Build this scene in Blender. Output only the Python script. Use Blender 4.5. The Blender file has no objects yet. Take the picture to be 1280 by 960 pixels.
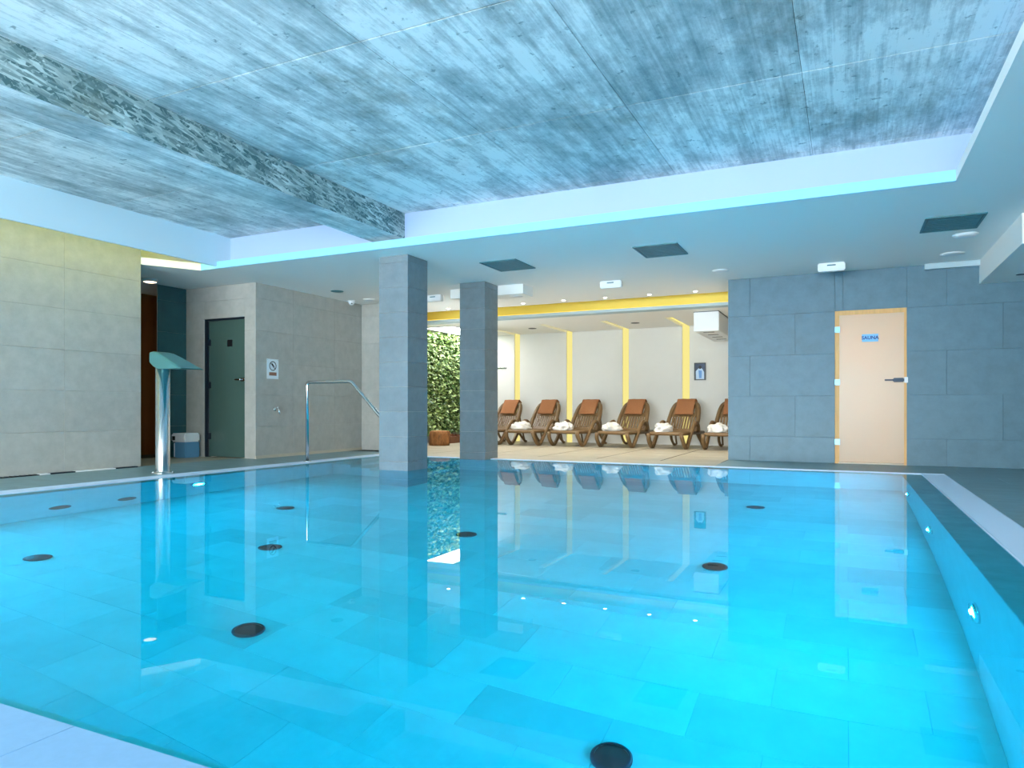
import bpy, bmesh, math, random
from mathutils import Vector, Matrix
random.seed(7)
SC = bpy.context.scene
COL = SC.collection
PI = math.pi

# ------------------------------------------------------------------ camera, world, exposure
cam_d = bpy.data.cameras.new('camera'); cam = bpy.data.objects.new('camera', cam_d); COL.objects.link(cam)
cam.location = (0, 0, 0.75); cam.rotation_euler = (PI/2, 0, math.radians(25.5))
cam_d.sensor_width = 36; cam_d.lens = 36*878/1280; cam_d.shift_y = 30/1280
cam_d.clip_start = 0.05; cam_d.clip_end = 100
SC.camera = cam
SC.view_settings.view_transform = 'Standard'; SC.view_settings.look = 'None'
SC.view_settings.gamma = 1; SC.view_settings.use_curve_mapping = False
SC.view_settings.exposure = 1.0
SC.cycles.use_denoising = True
SC.cycles.max_bounces = 12; SC.cycles.diffuse_bounces = 5; SC.cycles.glossy_bounces = 5
SC.cycles.transmission_bounces = 8; SC.cycles.transparent_max_bounces = 12
SC.cycles.sample_clamp_indirect = 6; SC.cycles.blur_glossy = 0.5
SC.cycles.caustics_reflective = True; SC.cycles.caustics_refractive = True

SKY_STRENGTH = 12.0
POOL_STRENGTH = 640.0
POOL_COLOR = (0.01, 0.53, 1.0)
W = bpy.data.worlds.new('sky'); SC.world = W; W.use_nodes = True
bg = W.node_tree.nodes['Background']; bg.inputs[0].default_value = (0.95, 1.0, 1.0, 1); bg.inputs[1].default_value = SKY_STRENGTH

def portal(name, loc, rot, sx, sy):
    l = bpy.data.lights.new(name, 'AREA'); l.shape = 'RECTANGLE'; l.size = sx; l.size_y = sy
    l.cycles.is_portal = True
    o = bpy.data.objects.new(name, l); COL.objects.link(o); o.location = loc; o.rotation_euler = rot
portal('window_portal_near', (-3.0, -4.62, 1.45), (-PI/2, 0, PI), 9.6, 2.5)       # daylight of the added window front behind the camera
portal('window_portal_lounge', (-8.32, 11.31, 1.24), (0, -PI/2, 0), 2.28, 1.78)      # daylight of the lounge window

# ------------------------------------------------------------------ helpers
def lin(c):
    return tuple(((x/12.92) if x <= 0.04045 else ((x+0.055)/1.055)**2.4) for x in c)
def rgb(r, g, b): return lin((r/255, g/255, b/255))

def new_mat(name):
    m = bpy.data.materials.new(name); m.use_nodes = True
    return m, m.node_tree.nodes, m.node_tree.links, m.node_tree.nodes['Principled BSDF']

def M(name, col, rough=0.5, metal=0.0, var=0.0, noise=None, bump=None, spec=0.5, stretch=(1, 1, 1), coat=0):
    m, N, L, P = new_mat(name)
    P.inputs['Roughness'].default_value = rough; P.inputs['Metallic'].default_value = metal
    P.inputs['Specular IOR Level'].default_value = spec; P.inputs['Coat Weight'].default_value = coat
    P.inputs['Base Color'].default_value = (*col, 1)
    geo = N.new('ShaderNodeNewGeometry'); mp = N.new('ShaderNodeMapping'); mp.inputs['Scale'].default_value = stretch
    L.new(geo.outputs['Position'], mp.inputs['Vector'])
    fac = None
    if var:
        oi = N.new('ShaderNodeObjectInfo'); r = N.new('ShaderNodeMapRange')
        r.inputs['To Min'].default_value = 1-var; r.inputs['To Max'].default_value = 1+var
        L.new(oi.outputs['Random'], r.inputs['Value']); fac = r.outputs['Result']
    if noise:
        n = N.new('ShaderNodeTexNoise'); n.inputs['Scale'].default_value = noise[0]; n.inputs['Detail'].default_value = 6
        n.inputs['Roughness'].default_value = 0.65
        L.new(mp.outputs['Vector'], n.inputs['Vector'])
        r2 = N.new('ShaderNodeMapRange'); r2.inputs['From Min'].default_value = 0.3; r2.inputs['From Max'].default_value = 0.7
        r2.inputs['To Min'].default_value = 1-noise[1]; r2.inputs['To Max'].default_value = 1+noise[1]
        L.new(n.outputs['Fac'], r2.inputs['Value'])
        if fac:
            mu = N.new('ShaderNodeMath'); mu.operation = 'MULTIPLY'; L.new(fac, mu.inputs[0]); L.new(r2.outputs['Result'], mu.inputs[1]); fac = mu.outputs[0]
        else: fac = r2.outputs['Result']
    if fac:
        v = N.new('ShaderNodeVectorMath'); v.operation = 'SCALE'; v.inputs[0].default_value = col
        L.new(fac, v.inputs['Scale']); L.new(v.outputs['Vector'], P.inputs['Base Color'])
    if bump:
        n = N.new('ShaderNodeTexNoise'); n.inputs['Scale'].default_value = bump[0]; n.inputs['Detail'].default_value = 4
        L.new(mp.outputs['Vector'], n.inputs['Vector'])
        b = N.new('ShaderNodeBump'); b.inputs['Strength'].default_value = bump[1]; b.inputs['Distance'].default_value = 0.01
        L.new(n.outputs['Fac'], b.inputs['Height']); L.new(b.outputs['Normal'], P.inputs['Normal'])
    return m

def EM(name, col, strength):
    m, N, L, P = new_mat(name)
    e = N.new('ShaderNodeEmission'); e.inputs[0].default_value = (*col, 1); e.inputs[1].default_value = strength
    L.new(e.outputs[0], N['Material Output'].inputs['Surface'])
    return m

def add_box(bm, x0, x1, y0, y1, z0, z1):
    vs = [bm.verts.new((x, y, z)) for x in (x0, x1) for y in (y0, y1) for z in (z0, z1)]
    for f in ((0, 1, 3, 2), (4, 6, 7, 5), (0, 4, 5, 1), (2, 3, 7, 6), (0, 2, 6, 4), (1, 5, 7, 3)):
        bm.faces.new([vs[i] for i in f])
    return vs

def mesh_of(bm, name, mat=None, smooth=False):
    bmesh.ops.recalc_face_normals(bm, faces=bm.faces[:])
    me = bpy.data.meshes.new(name); bm.to_mesh(me); bm.free()
    if mat: me.materials.append(mat)
    if smooth:
        for p in me.polygons: p.use_smooth = True
    return me

def link(name, me, parent=None, loc=(0, 0, 0), rot=(0, 0, 0)):
    o = bpy.data.objects.new(name, me); COL.objects.link(o)
    if parent is not None: o.parent = parent
    o.location = loc; o.rotation_euler = rot
    return o

def tag(o, label=None, cat=None, group=None, kind=None):
    if label: o['label'] = label
    if cat: o['category'] = cat
    if group: o['group'] = group
    if kind: o['kind'] = kind
    return o

def thing(name, label, cat, loc=(0, 0, 0), rz=0, group=None):
    return tag(link(name, None, None, loc, (0, 0, rz)), label, cat, group)

def bx(name, mat, parent, x0, x1, y0, y1, z0, z1, bevel=0.0):
    bm = bmesh.new(); add_box(bm, x0, x1, y0, y1, z0, z1)
    if bevel: bmesh.ops.bevel(bm, geom=bm.edges[:], offset=bevel, segments=2, affect='EDGES', clamp_overlap=True)
    return link(name, mesh_of(bm, name, mat), parent)

def struct(name, mat, boxes, label=None):
    bm = bmesh.new()
    for b in boxes: add_box(bm, *b)
    return tag(link(name, mesh_of(bm, name, mat)), label, None, None, 'structure')

def tube_bm(pts, r, n=10, bm=None, closed_ends=True):
    """tube through pts; r a number or list"""
    bm = bm or bmesh.new(); P = [Vector(p) for p in pts]; rings = []
    up = None
    for i, p in enumerate(P):
        t = (P[min(i+1, len(P)-1)]-P[max(i-1, 0)]).normalized()
        if up is None:
            a = Vector((0, 0, 1)) if abs(t.z) < 0.9 else Vector((1, 0, 0))
            up = (a-t*a.dot(t)).normalized()
        else: up = (up-t*up.dot(t)).normalized()
        s = t.cross(up); rr = r[i] if isinstance(r, (list, tuple)) else r
        rings.append([bm.verts.new(p+up*(rr*math.cos(2*PI*k/n))+s*(rr*math.sin(2*PI*k/n))) for k in range(n)])
    for a, b in zip(rings, rings[1:]):
        for k in range(n): bm.faces.new((a[k], a[(k+1) % n], b[(k+1) % n], b[k]))
    if closed_ends: bm.faces.new(rings[0]); bm.faces.new(rings[-1])
    return bm

def tube(name, mat, parent, pts, r, n=10):
    return link(name, mesh_of(tube_bm(pts, r, n), name, mat, True), parent)

def fillet(pts, rad, n=5):
    """round the corners of a polyline"""
    P = [Vector(p) for p in pts]; out = [P[0]]
    for i in range(1, len(P)-1):
        a, b, c_ = P[i-1], P[i], P[i+1]
        d1 = min(rad, (a-b).length*0.49); d2 = min(rad, (c_-b).length*0.49)
        p0 = b+(a-b).normalized()*d1; p2 = b+(c_-b).normalized()*d2
        for k in range(n+1):
            t = k/n; out.append(p0*(1-t)**2+b*2*t*(1-t)+p2*t*t)
    out.append(P[-1]); return out

def lathe(name, mat, parent, prof, n=24, loc=(0, 0, 0), rot=(0, 0, 0)):
    """prof: list of (r, z)"""
    bm = bmesh.new(); rings = []
    for r, z in prof:
        if r < 1e-6: rings.append([bm.verts.new((0, 0, z))])
        else: rings.append([bm.verts.new((r*math.cos(2*PI*k/n), r*math.sin(2*PI*k/n), z)) for k in range(n)])
    for a, b in zip(rings, rings[1:]):
        for k in range(n):
            k2 = (k+1) % n
            if len(a) == 1 and len(b) == 1: continue
            if len(a) == 1: bm.faces.new((a[0], b[k2], b[k]))
            elif len(b) == 1: bm.faces.new((a[k], a[k2], b[0]))
            else: bm.faces.new((a[k], a[k2], b[k2], b[k]))
    me = mesh_of(bm, name, mat, True)
    return link(name, me, parent, loc, rot)

def prism(name, mat, parent, poly, t, loc=(0, 0, 0), rot=(0, 0, 0)):
    """poly in local xy, thickness t along +z"""
    bm = bmesh.new(); a = [bm.verts.new((x, y, 0)) for x, y in poly]; b = [bm.verts.new((x, y, t)) for x, y in poly]
    n = len(poly)
    bm.faces.new(a); bm.faces.new(b)
    for k in range(n): bm.faces.new((a[k], a[(k+1) % n], b[(k+1) % n], b[k]))
    return link(name, mesh_of(bm, name, mat), parent, loc, rot)

_tile_cache = {}
def tiles(parent, name, O, U, V, Nn, ulen, vlen, tw, th, mat, u0=0.0, v0=0.0, bond=0.0, holes=(), gap=0.004, thick=0.012, gapv=None):
    """lay rectangular tiles over a plane rectangle O + u*U + v*V, proud of it along Nn; holes = rects (ua,ub,va,vb)"""
    O, U, V, Nn = Vector(O), Vector(U), Vector(V), Vector(Nn)
    pieces = []
    nr = int(math.ceil((vlen-v0)/th))+1
    for j in range(-1, nr):
        va, vb = max(0, v0+j*th), min(vlen, v0+(j+1)*th)
        if vb-va < 0.02: continue
        off = u0+((j % 2)*bond*tw)
        i = int(math.floor(-off/tw))-1
        while off+i*tw < ulen:
            ua, ub = max(0, off+i*tw), min(ulen, off+(i+1)*tw); i += 1
            if ub-ua < 0.02: continue
            pieces.append((ua, ub, va, vb))
    for h in holes:
        nxt = []
        for (a, b, c_, d) in pieces:
            if h[0] >= b or h[1] <= a or h[2] >= d or h[3] <= c_: nxt.append((a, b, c_, d)); continue
            if h[0] > a: nxt.append((a, h[0], c_, d))
            if h[1] < b: nxt.append((h[1], b, c_, d))
            m0, m1 = max(a, h[0]), min(b, h[1])
            if h[2] > c_: nxt.append((m0, m1, c_, h[2]))
            if h[3] < d: nxt.append((m0, m1, h[3], d))
        pieces = [p for p in nxt if p[1]-p[0] > 0.02 and p[3]-p[2] > 0.02]
    out = []
    for (a, b, c_, d) in pieces:
        w, h = round(b-a-gap, 3), round(d-c_-(gapv or gap), 3)
        key = (name, mat.name, w, h, tuple(U), tuple(V), tuple(Nn), thick)
        if key not in _tile_cache:
            bm = bmesh.new(); e = min(0.0012, thick*0.4); vs = []
            for (k, ins) in ((0, 0), (thick-e, 0), (thick, e)):
                vs.append([bm.verts.new(U*sx*(w/2-ins)+V*sy*(h/2-ins)+Nn*k) for sx, sy in ((-1, -1), (1, -1), (1, 1), (-1, 1))])
            for r0, r1 in zip(vs, vs[1:]):
                for k in range(4): bm.faces.new((r0[k], r0[(k+1) % 4], r1[(k+1) % 4], r1[k]))
            bm.faces.new(vs[2])
            _tile_cache[key] = mesh_of(bm, name, mat)
            # outward orientation
            me = _tile_cache[key]
        out.append(link(name, _tile_cache[key], parent, O+U*((a+b)/2)+V*((c_+d)/2)))
    return out

# ------------------------------------------------------------------ materials
TILE = rgb(168, 172, 170)
m_tile = M('wall_tile', rgb(173, 172, 166), 0.45, var=0.03, noise=(7, 0.10), bump=(60, 0.05))
m_tile_col = M('column_tile', rgb(118, 130, 136), 0.42, var=0.06, noise=(9, 0.12), bump=(60, 0.05))
m_tile_sauna = M('sauna_tile_pool_tint', rgb(80, 116, 132), 0.45, var=0.03, noise=(6, 0.13), bump=(60, 0.05))  # likely the same wall tile, blue pool light put into the colour
m_grout = M('grout', rgb(190, 190, 184), 0.9)
m_grout_blue = M('grout_blue', rgb(110, 140, 152), 0.9)
m_grout_dark = M('grout_dark', rgb(70, 68, 60), 0.9)
m_deck = M('deck_tile', rgb(176, 168, 150), 0.42, var=0.03, noise=(4, 0.12), stretch=(1, 3, 1))
m_deck_cool = M('deck_tile_cool_light', rgb(126, 156, 164), 0.42, var=0.04, noise=(3, 0.14), stretch=(1, 3, 1))  # copy of the deck tile, dim cool light put into the colour
m_corr = M('corridor_tile_dim', rgb(44, 92, 96), 0.5, var=0.03, noise=(6, 0.1))  # same wall tile, corridor dimness put into a darker teal
m_cope = M('coping_stone', rgb(186, 178, 160), 0.4, var=0.02, noise=(4, 0.06))
m_pool_tile = M('pool_tile', rgb(200, 207, 212), 0.5, var=0.10, noise=(5, 0.06))
m_pool_wall = M('pool_wall_tile', rgb(205, 212, 216), 0.5, noise=(5, 0.05))
m_pool_grout = M('pool_grout', rgb(176, 184, 190), 0.8)
m_ledge = M('wet_ledge_stone', rgb(130, 190, 205), 0.5, noise=(5, 0.15))
m_white = M('white_paint', rgb(244, 242, 238), 0.7)
m_lounge_wall = M('lounge_wall_paint', rgb(222, 220, 214), 0.75, noise=(2, 0.02))
m_fascia = M('fascia_blue_light', rgb(170, 192, 226), 0.7)  # white fascia, the bluish light on it put into the colour
m_lip = M('lip_cyan_light', rgb(150, 214, 240), 0.7)  # white soffit edge, cyan light on the lip put into the colour
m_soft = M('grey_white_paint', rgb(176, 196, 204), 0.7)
m_plastic_white = M('white_plastic', rgb(232, 234, 236), 0.4)
m_grate = M('grating_plastic', rgb(206, 228, 250), 0.45)
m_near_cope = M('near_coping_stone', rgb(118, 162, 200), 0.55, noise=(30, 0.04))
m_steel = M('brushed_steel', (0.72, 0.74, 0.76), 0.18, 1.0)
m_chrome = M('chrome', (0.8, 0.82, 0.84), 0.08, 1.0)
m_hinge = M('satin_hinge', rgb(130, 180, 208), 0.35, 0.3)
m_head = M('steel_teal_reflection', (0.16, 0.42, 0.42), 0.4, 0.8)  # plain steel, teal pool reflection put into the base colour
m_black = M('black_plastic', rgb(22, 24, 28), 0.4)
m_dark_metal = M('dark_metal', rgb(40, 52, 66), 0.4, 0.6)
m_vent = M('vent_grey', rgb(60, 116, 126), 0.5, noise=(40, 0.1))
m_brown = M('corridor_panel', rgb(150, 92, 36), 0.5, noise=(3, 0.12), stretch=(4, 4, 0.5))
m_resin = M('brown_resin', rgb(116, 90, 58), 0.42, noise=(14, 0.1))
m_towel = M('tan_towel', rgb(158, 104, 66), 0.95, noise=(60, 0.12), bump=(300, 0.4))
m_towel_w = M('white_towel', rgb(226, 224, 220), 0.95, bump=(200, 0.3))
m_wood = M('frame_wood', rgb(226, 172, 104), 0.5, noise=(6, 0.12), stretch=(6, 6, 0.6))
m_stump = M('rusty_bark', rgb(136, 88, 44), 0.8, noise=(18, 0.5), bump=(26, 0.8), stretch=(1, 1, 0.5))
m_soil = M('planter_bark', rgb(110, 66, 40), 0.9, noise=(22, 0.5), bump=(40, 0.9))
m_led_yellow = EM('yellow_led', (1.0, 0.64, 0.06), 0.9)
m_led_lime = EM('lime_led', (0.95, 0.88, 0.12), 6.5)
m_led_cool = EM('cool_led', (0.40, 0.80, 1.0), 0.5)
m_lens = EM('pool_lens', POOL_COLOR, POOL_STRENGTH)
m_bulb = EM('pool_bulb', (1, 1, 1), 60.0)
m_down = EM('downlight_lens', (1.0, 0.93, 0.80), 40.0)
m_blue = M('blue_plate', rgb(110, 190, 240), 0.4)
m_navy = M('navy_print', rgb(12, 60, 140), 0.5)
m_print_black = M('black_print', rgb(28, 30, 34), 0.6)
m_print_brown = M('brown_print', rgb(150, 106, 88), 0.6)
m_sign_white = M('sign_white', rgb(226, 236, 242), 0.4)

def concrete(name, osb=False):
    m, N, L, P = new_mat(name)
    geo = N.new('ShaderNodeNewGeometry')
    def nz(scale, stretch, detail=6, rough=0.6, dist=0.0):
        mp = N.new('ShaderNodeMapping'); mp.inputs['Scale'].default_value = stretch; L.new(geo.outputs['Position'], mp.inputs['Vector'])
        n = N.new('ShaderNodeTexNoise'); n.inputs['Scale'].default_value = scale; n.inputs['Detail'].default_value = detail
        n.inputs['Roughness'].default_value = rough; n.inputs['Distortion'].default_value = dist
        L.new(mp.outputs['Vector'], n.inputs['Vector']); return n.outputs['Fac']
    def ramp(v, a, b, ca, cb):
        r = N.new('ShaderNodeMapRange'); r.inputs['From Min'].default_value = a; r.inputs['From Max'].default_value = b
        r.inputs['To Min'].default_value = ca; r.inputs['To Max'].default_value = cb; L.new(v, r.inputs['Value']); return r.outputs['Result']
    def mul(a, b, op='MULTIPLY'):
        q = N.new('ShaderNodeMath'); q.operation = op; L.new(a, q.inputs[0]); L.new(b, q.inputs[1]); return q.outputs[0]
    oi = N.new('ShaderNodeObjectInfo')
    light = rgb(236, 240, 240); dark = rgb(96, 122, 128)
    if osb:
        vs = []
        for k, (rot, st) in enumerate(((0.9, (1, 4.5, 22)), (-0.7, (1, 5, 26)), (0.15, (1, 4, 20)))):
            m0 = N.new('ShaderNodeMapping'); m0.inputs['Rotation'].default_value = (rot, 0, 0); L.new(geo.outputs['Position'], m0.inputs['Vector'])
            mp = N.new('ShaderNodeMapping'); mp.inputs['Scale'].default_value = st; L.new(m0.outputs['Vector'], mp.inputs['Vector'])
            v = N.new('ShaderNodeTexVoronoi'); v.inputs['Scale'].default_value = 2.7; L.new(mp.outputs['Vector'], v.inputs['Vector'])
            s = N.new('ShaderNodeSeparateColor'); L.new(v.outputs['Color'], s.inputs[0]); vs.append(s.outputs[0])
        f = ramp(mul(mul(vs[0], vs[1], 'MULTIPLY'), vs[2], 'MAXIMUM'), 0.15, 1.0, 0.0, 1.0)
        f = mul(f, ramp(nz(2.2, (1, 1, 1)), 0.35, 0.7, 0.45, 1.25))
        light = rgb(206, 222, 220); dark = rgb(78, 110, 112)
    else:
        board = ramp(nz(1.0, (7.0, 0.55, 1), 7, 0.7), 0.36, 0.64, 0.6, 1.08)
        fine = mul(ramp(nz(1.0, (46, 3.0, 1), 4), 0.3, 0.7, 0.78, 1.1), ramp(nz(5.0, (1.3, 0.7, 1), 9, 0.75), 0.35, 0.62, 0.62, 1.15))
        blot = ramp(nz(1.1, (1.4, 0.8, 1), 8, 0.7), 0.36, 0.56, 0.45, 1.0)
        pit = ramp(nz(14, (1, 1, 1), 3), 0.28, 0.36, 0.4, 1.0)
        lines = ramp(nz(1.0, (26, 0.16, 1), 2), 0.40, 0.47, 0.82, 1.0)
        f = mul(mul(mul(board, fine), lines), mul(blot, pit))
        f = mul(f, ramp(oi.outputs['Random'], 0, 1, 0.82, 1.15))
        f = ramp(f, 0.06, 0.80, 0.0, 1.0)
    mx = N.new('ShaderNodeMix'); mx.data_type = 'RGBA'; mx.inputs['A'].default_value = (*dark, 1); mx.inputs['B'].default_value = (*light, 1)
    L.new(f, mx.inputs['Factor'])
    st = N.new('ShaderNodeMix'); st.data_type = 'RGBA'; st.inputs['B'].default_value = (*(rgb(96, 92, 62) if not osb else rgb(90, 90, 60)), 1)
    L.new(ramp(nz(0.9, (1.2, 0.8, 1), 7, 0.7), 0.55, 0.75, 0.0, 0.7), st.inputs['Factor']); L.new(mx.outputs['Result'], st.inputs['A']); L.new(st.outputs['Result'], P.inputs['Base Color'])
    P.inputs['Roughness'].default_value = 0.75
    b = N.new('ShaderNodeBump'); b.inputs['Strength'].default_value = 0.25; b.inputs['Distance'].default_value = 0.01
    L.new(f, b.inputs['Height']); L.new(b.outputs['Normal'], P.inputs['Normal'])
    return m
m_conc = concrete('board_formed_concrete'); m_osb = concrete('strand_board_concrete', True)

def water_mat():
    m, N, L, P = new_mat('pool_water')
    g = N.new('ShaderNodeBsdfRefraction'); g.inputs['IOR'].default_value = 1.333; g.inputs['Roughness'].default_value = 0.0
    g.inputs['Color'].default_value = (0.12, 0.95, 1.0, 1)
    gl = N.new('ShaderNodeBsdfGlossy'); gl.inputs['Roughness'].default_value = 0.0; gl.inputs['Color'].default_value = (0.80, 0.82, 0.82, 1)
    fr = N.new('ShaderNodeFresnel'); fr.inputs['IOR'].default_value = 1.18
    mx = N.new('ShaderNodeMixShader'); L.new(fr.outputs[0], mx.inputs[0]); L.new(g.outputs[0], mx.inputs[1]); L.new(gl.outputs[0], mx.inputs[2])
    geo = N.new('ShaderNodeNewGeometry'); n = N.new('ShaderNodeTexNoise'); n.inputs['Scale'].default_value = 1.1; n.inputs['Detail'].default_value = 1
    L.new(geo.outputs['Position'], n.inputs['Vector'])
    b = N.new('ShaderNodeBump'); b.inputs['Strength'].default_value = 0.03; b.inputs['Distance'].default_value = 0.02
    L.new(n.outputs['Fac'], b.inputs['Height']); [L.new(b.outputs['Normal'], q.inputs['Normal']) for q in (g, gl, fr)]
    L.new(mx.outputs[0], N['Material Output'].inputs['Surface']); return m
m_water = water_mat()

def pane_mat(name, tint, gloss=0.06, rough=0.02):
    m, N, L, P = new_mat(name)
    t = N.new('ShaderNodeBsdfTransparent'); t.inputs[0].default_value = (*tint, 1)
    g = N.new('ShaderNodeBsdfGlossy'); g.inputs['Roughness'].default_value = rough
    f = N.new('ShaderNodeLayerWeight'); f.inputs[0].default_value = 0.25
    mx = N.new('ShaderNodeMixShader'); L.new(f.outputs['Fresnel'], mx.inputs[0]); L.new(t.outputs[0], mx.inputs[1]); L.new(g.outputs[0], mx.inputs[2])
    L.new(mx.outputs[0], N['Material Output'].inputs['Surface']); return m
m_pane = pane_mat('window_glass', (0.95, 0.98, 1.0))
m_smoked = M('smoked_glass', rgb(72, 96, 90), 0.12, spec=0.6)  # opaque pane, olive-teal reflection put into the base colour

def frosted():
    m, N, L, P = new_mat('frosted_bronze_glass')
    P.inputs['Base Color'].default_value = (*rgb(206, 200, 182), 1); P.inputs['Roughness'].default_value = 0.25
    t = N.new('ShaderNodeBsdfTranslucent'); t.inputs[0].default_value = (*rgb(240, 226, 196), 1)
    mx = N.new('ShaderNodeMixShader'); mx.inputs[0].default_value = 0.42
    L.new(P.outputs[0], mx.inputs[1]); L.new(t.outputs[0], mx.inputs[2]); L.new(mx.outputs[0], N['Material Output'].inputs['Surface']); return m
m_frost = frosted()

# ------------------------------------------------------------------ the pool basin
PX0, PX1, PY0, PY1, DEP = -6.47, 0.56, 1.10, 9.05, 1.55
WX0, WX1, WY0, WY1 = -6.67, 0.765, 1.06, 9.25      # water edge
pf = struct('pool_floor', m_pool_grout, [(PX0-.2, PX1+.2, PY0-.2, PY1+.2, -DEP-.2, -DEP-.006)])
tiles(pf, 'floor_tile', (PX0, PY0, -DEP-.006), (1, 0, 0), (0, 1, 0), (0, 0, 1), PX1-PX0, PY1-PY0, 0.635, 0.335, m_pool_tile,
      u0=(-0.63-PX0) % 0.635, v0=((3.38-PY0) % 0.335)-0.335, bond=0.5, gap=0.0012, thick=0.006)
struct('pool_wall_right', m_pool_wall, [(PX1, PX1+.05, PY0-.05, PY1, -DEP-.1, -.04)])
struct('pool_wall_left', m_pool_wall, [(PX0-.05, PX0, PY0-.05, PY1, -DEP-.1, -.04)])
struct('pool_wall_far', m_pool_wall, [(PX0-.05, PX1+.05, PY1, PY1+.05, -DEP-.1, -.04)])
struct('pool_wall_near', m_pool_wall, [(PX0-.05, PX1+.05, PY0-.05, PY0, -DEP-.1, -.04)])
led = struct('trim_1', m_ledge, [(PX1+.002, WX1+.01, PY0, PY1+.2, -.2, -.03), (WX0-.01, PX0-.002, PY0, PY1+.2, -.2, -.03),
                                 (PX0-.002, PX1+.002, PY1+.002, WY1+.01, -.2, -.03)], 'dark submerged stone ledge around the pool')
# steps in the far left corner, under the handrail
st = thing('pool_steps', 'submerged pale tiled entry steps in the far left pool corner', 'steps')
for k in range(4):
    bx('step', m_pool_wall, st, PX0+.003, PX0+0.32*(k+1), 7.75, PY1-.003, -DEP+0.31*(3-k), -DEP+0.31*(4-k))
# water
bm = bmesh.new(); nx, ny = 2, 2
vs = [bm.verts.new(p) for p in ((WX0, WY0, -.008), (WX1, WY0, -.008), (WX1, WY1, -.008), (WX0, WY1, -.008))]
bm.faces.new(vs)
me = bpy.data.meshes.new('pool_water'); bm.to_mesh(me); bm.free(); me.materials.append(m_water)
tag(link('pool_water', me), 'calm clear turquoise water filling the indoor pool', 'water', None, 'stuff')

# deck slabs with recessed joints, tiles and coping stones
def slab(name, x0, x1, y0, y1, mat=m_grout_dark): return struct(name, mat, [(x0, x1, y0, y1, -.25, -.010)])
fl = slab('floor_left', -8.2, -6.92, -4.6, 10.2)
tiles(fl, 'deck_tile', (-8.2, 0.5, -.010), (1, 0, 0), (0, 1, 0), (0, 0, 1), 1.28, 9.7, 0.64, 0.6, m_deck_cool, thick=0.010, gap=0.0016)
fc = slab('floor_corridor', -10.6, -8.2, 3.4, 8.2)
tiles(fc, 'deck_tile', (-9.5, 6.1, -.010), (1, 0, 0), (0, 1, 0), (0, 0, 1), 1.3, 1.6, 0.65, 0.6, m_deck, thick=0.010, gap=0.0016)
ff = struct('floor_far', m_grout_dark, [(-8.6, -1.55, 9.92, 14.6, -.25, -.003), (-8.6, -1.55, 9.332, 9.92, -.25, -.010)])
tiles(ff, 'deck_tile', (-8.1, 9.92, -.003), (1, 0, 0), (0, 1, 0), (0, 0, 1), 6.55, 4.48, 0.95, 0.62, m_deck, thick=0.003, gap=0.028)
tiles(ff, 'coping_stone', (-6.92, 9.332, -.010), (1, 0, 0), (0, 1, 0), (0, 0, 1), 5.37, 0.588, 1.2, 0.588, m_cope, thick=0.010, gap=0.0016)
fr = slab('floor_right', -1.55, 4.6, 9.332, 10.6)
tiles(fr, 'deck_tile', (-1.55, 9.332, -.010), (1, 0, 0), (0, 1, 0), (0, 0, 1), 6.1, 1.168, 0.9, 0.584, m_deck_cool, thick=0.010, gap=0.0016)
fr2 = slab('floor_side', 1.0, 4.6, -4.6, 9.332)
tiles(fr2, 'deck_tile', (1.0, 0.6, -.010), (1, 0, 0), (0, 1, 0), (0, 0, 1), 3.5, 8.73, 0.9, 0.6, m_deck_cool, thick=0.010, gap=0.003, bond=0.5)
fn = slab('floor_near', -6.92, 1.0, -4.6, 0.6)
tiles(fn, 'deck_tile', (-6.92, -2.5, -.010), (1, 0, 0), (0, 1, 0), (0, 0, 1), 7.92, 3.1, 0.9, 0.62, m_deck, thick=0.010, gap=0.0016)
nc = slab('trim_2', -6.92, 1.0, 0.6, 1.05, m_near_cope)
tiles(nc, 'coping_stone', (-6.92, 0.6, -.010), (1, 0, 0), (0, 1, 0), (0, 0, 1), 7.92, 0.45, 1.32, 0.45, m_near_cope, thick=0.012, gap=0.002)

def grating(label, x0, x1, y0, y1, along):
    t = thing('overflow_grating', label, 'grating', ((x0+x1)/2, (y0+y1)/2, -.2))
    ox, oy = (x0+x1)/2, (y0+y1)/2
    X0, X1, Y0, Y1 = x0-ox, x1-ox, y0-oy, y1-oy
    bx('gutter', m_pool_wall, t, X0, X1, Y0, Y1, 0, 0.06)
    bm = bmesh.new(); p = 0.028; g = 0.0035
    if along == 'y':
        bx('rail', m_grate, t, X0, X0+.012, Y0, Y1, 0.06, 0.2); bx('rail', m_grate, t, X1-.012, X1, Y0, Y1, 0.06, 0.2)
        y = Y0
        while y+p-g <= Y1: add_box(bm, X0+.012, X1-.012, y, y+p-g, 0.18, 0.199); y += p
    else:
        bx('rail', m_grate, t, X0, X1, Y0, Y0+.012, 0.06, 0.2); bx('rail', m_grate, t, X0, X1, Y1-.012, Y1, 0.06, 0.2)
        x = X0
        while x+p-g <= X1: add_box(bm, x, x+p-g, Y0+.012, Y1-.012, 0.18, 0.199); x += p
    s = link('slat_row', mesh_of(bm, 'slat_row', m_grate), t); s['kind'] = 'stuff'
    return t
grating('pale overflow grating along the right side of the pool', 0.767, 0.998, 1.06, 9.252, 'y')
grating('thin white overflow grating along the left side under the spout', -6.918, -6.672, 1.06, 9.252, 'y')
grating('overflow grating along the far side of the pool below the sauna door', -6.918, 0.998, 9.254, 9.33, 'x')

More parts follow.
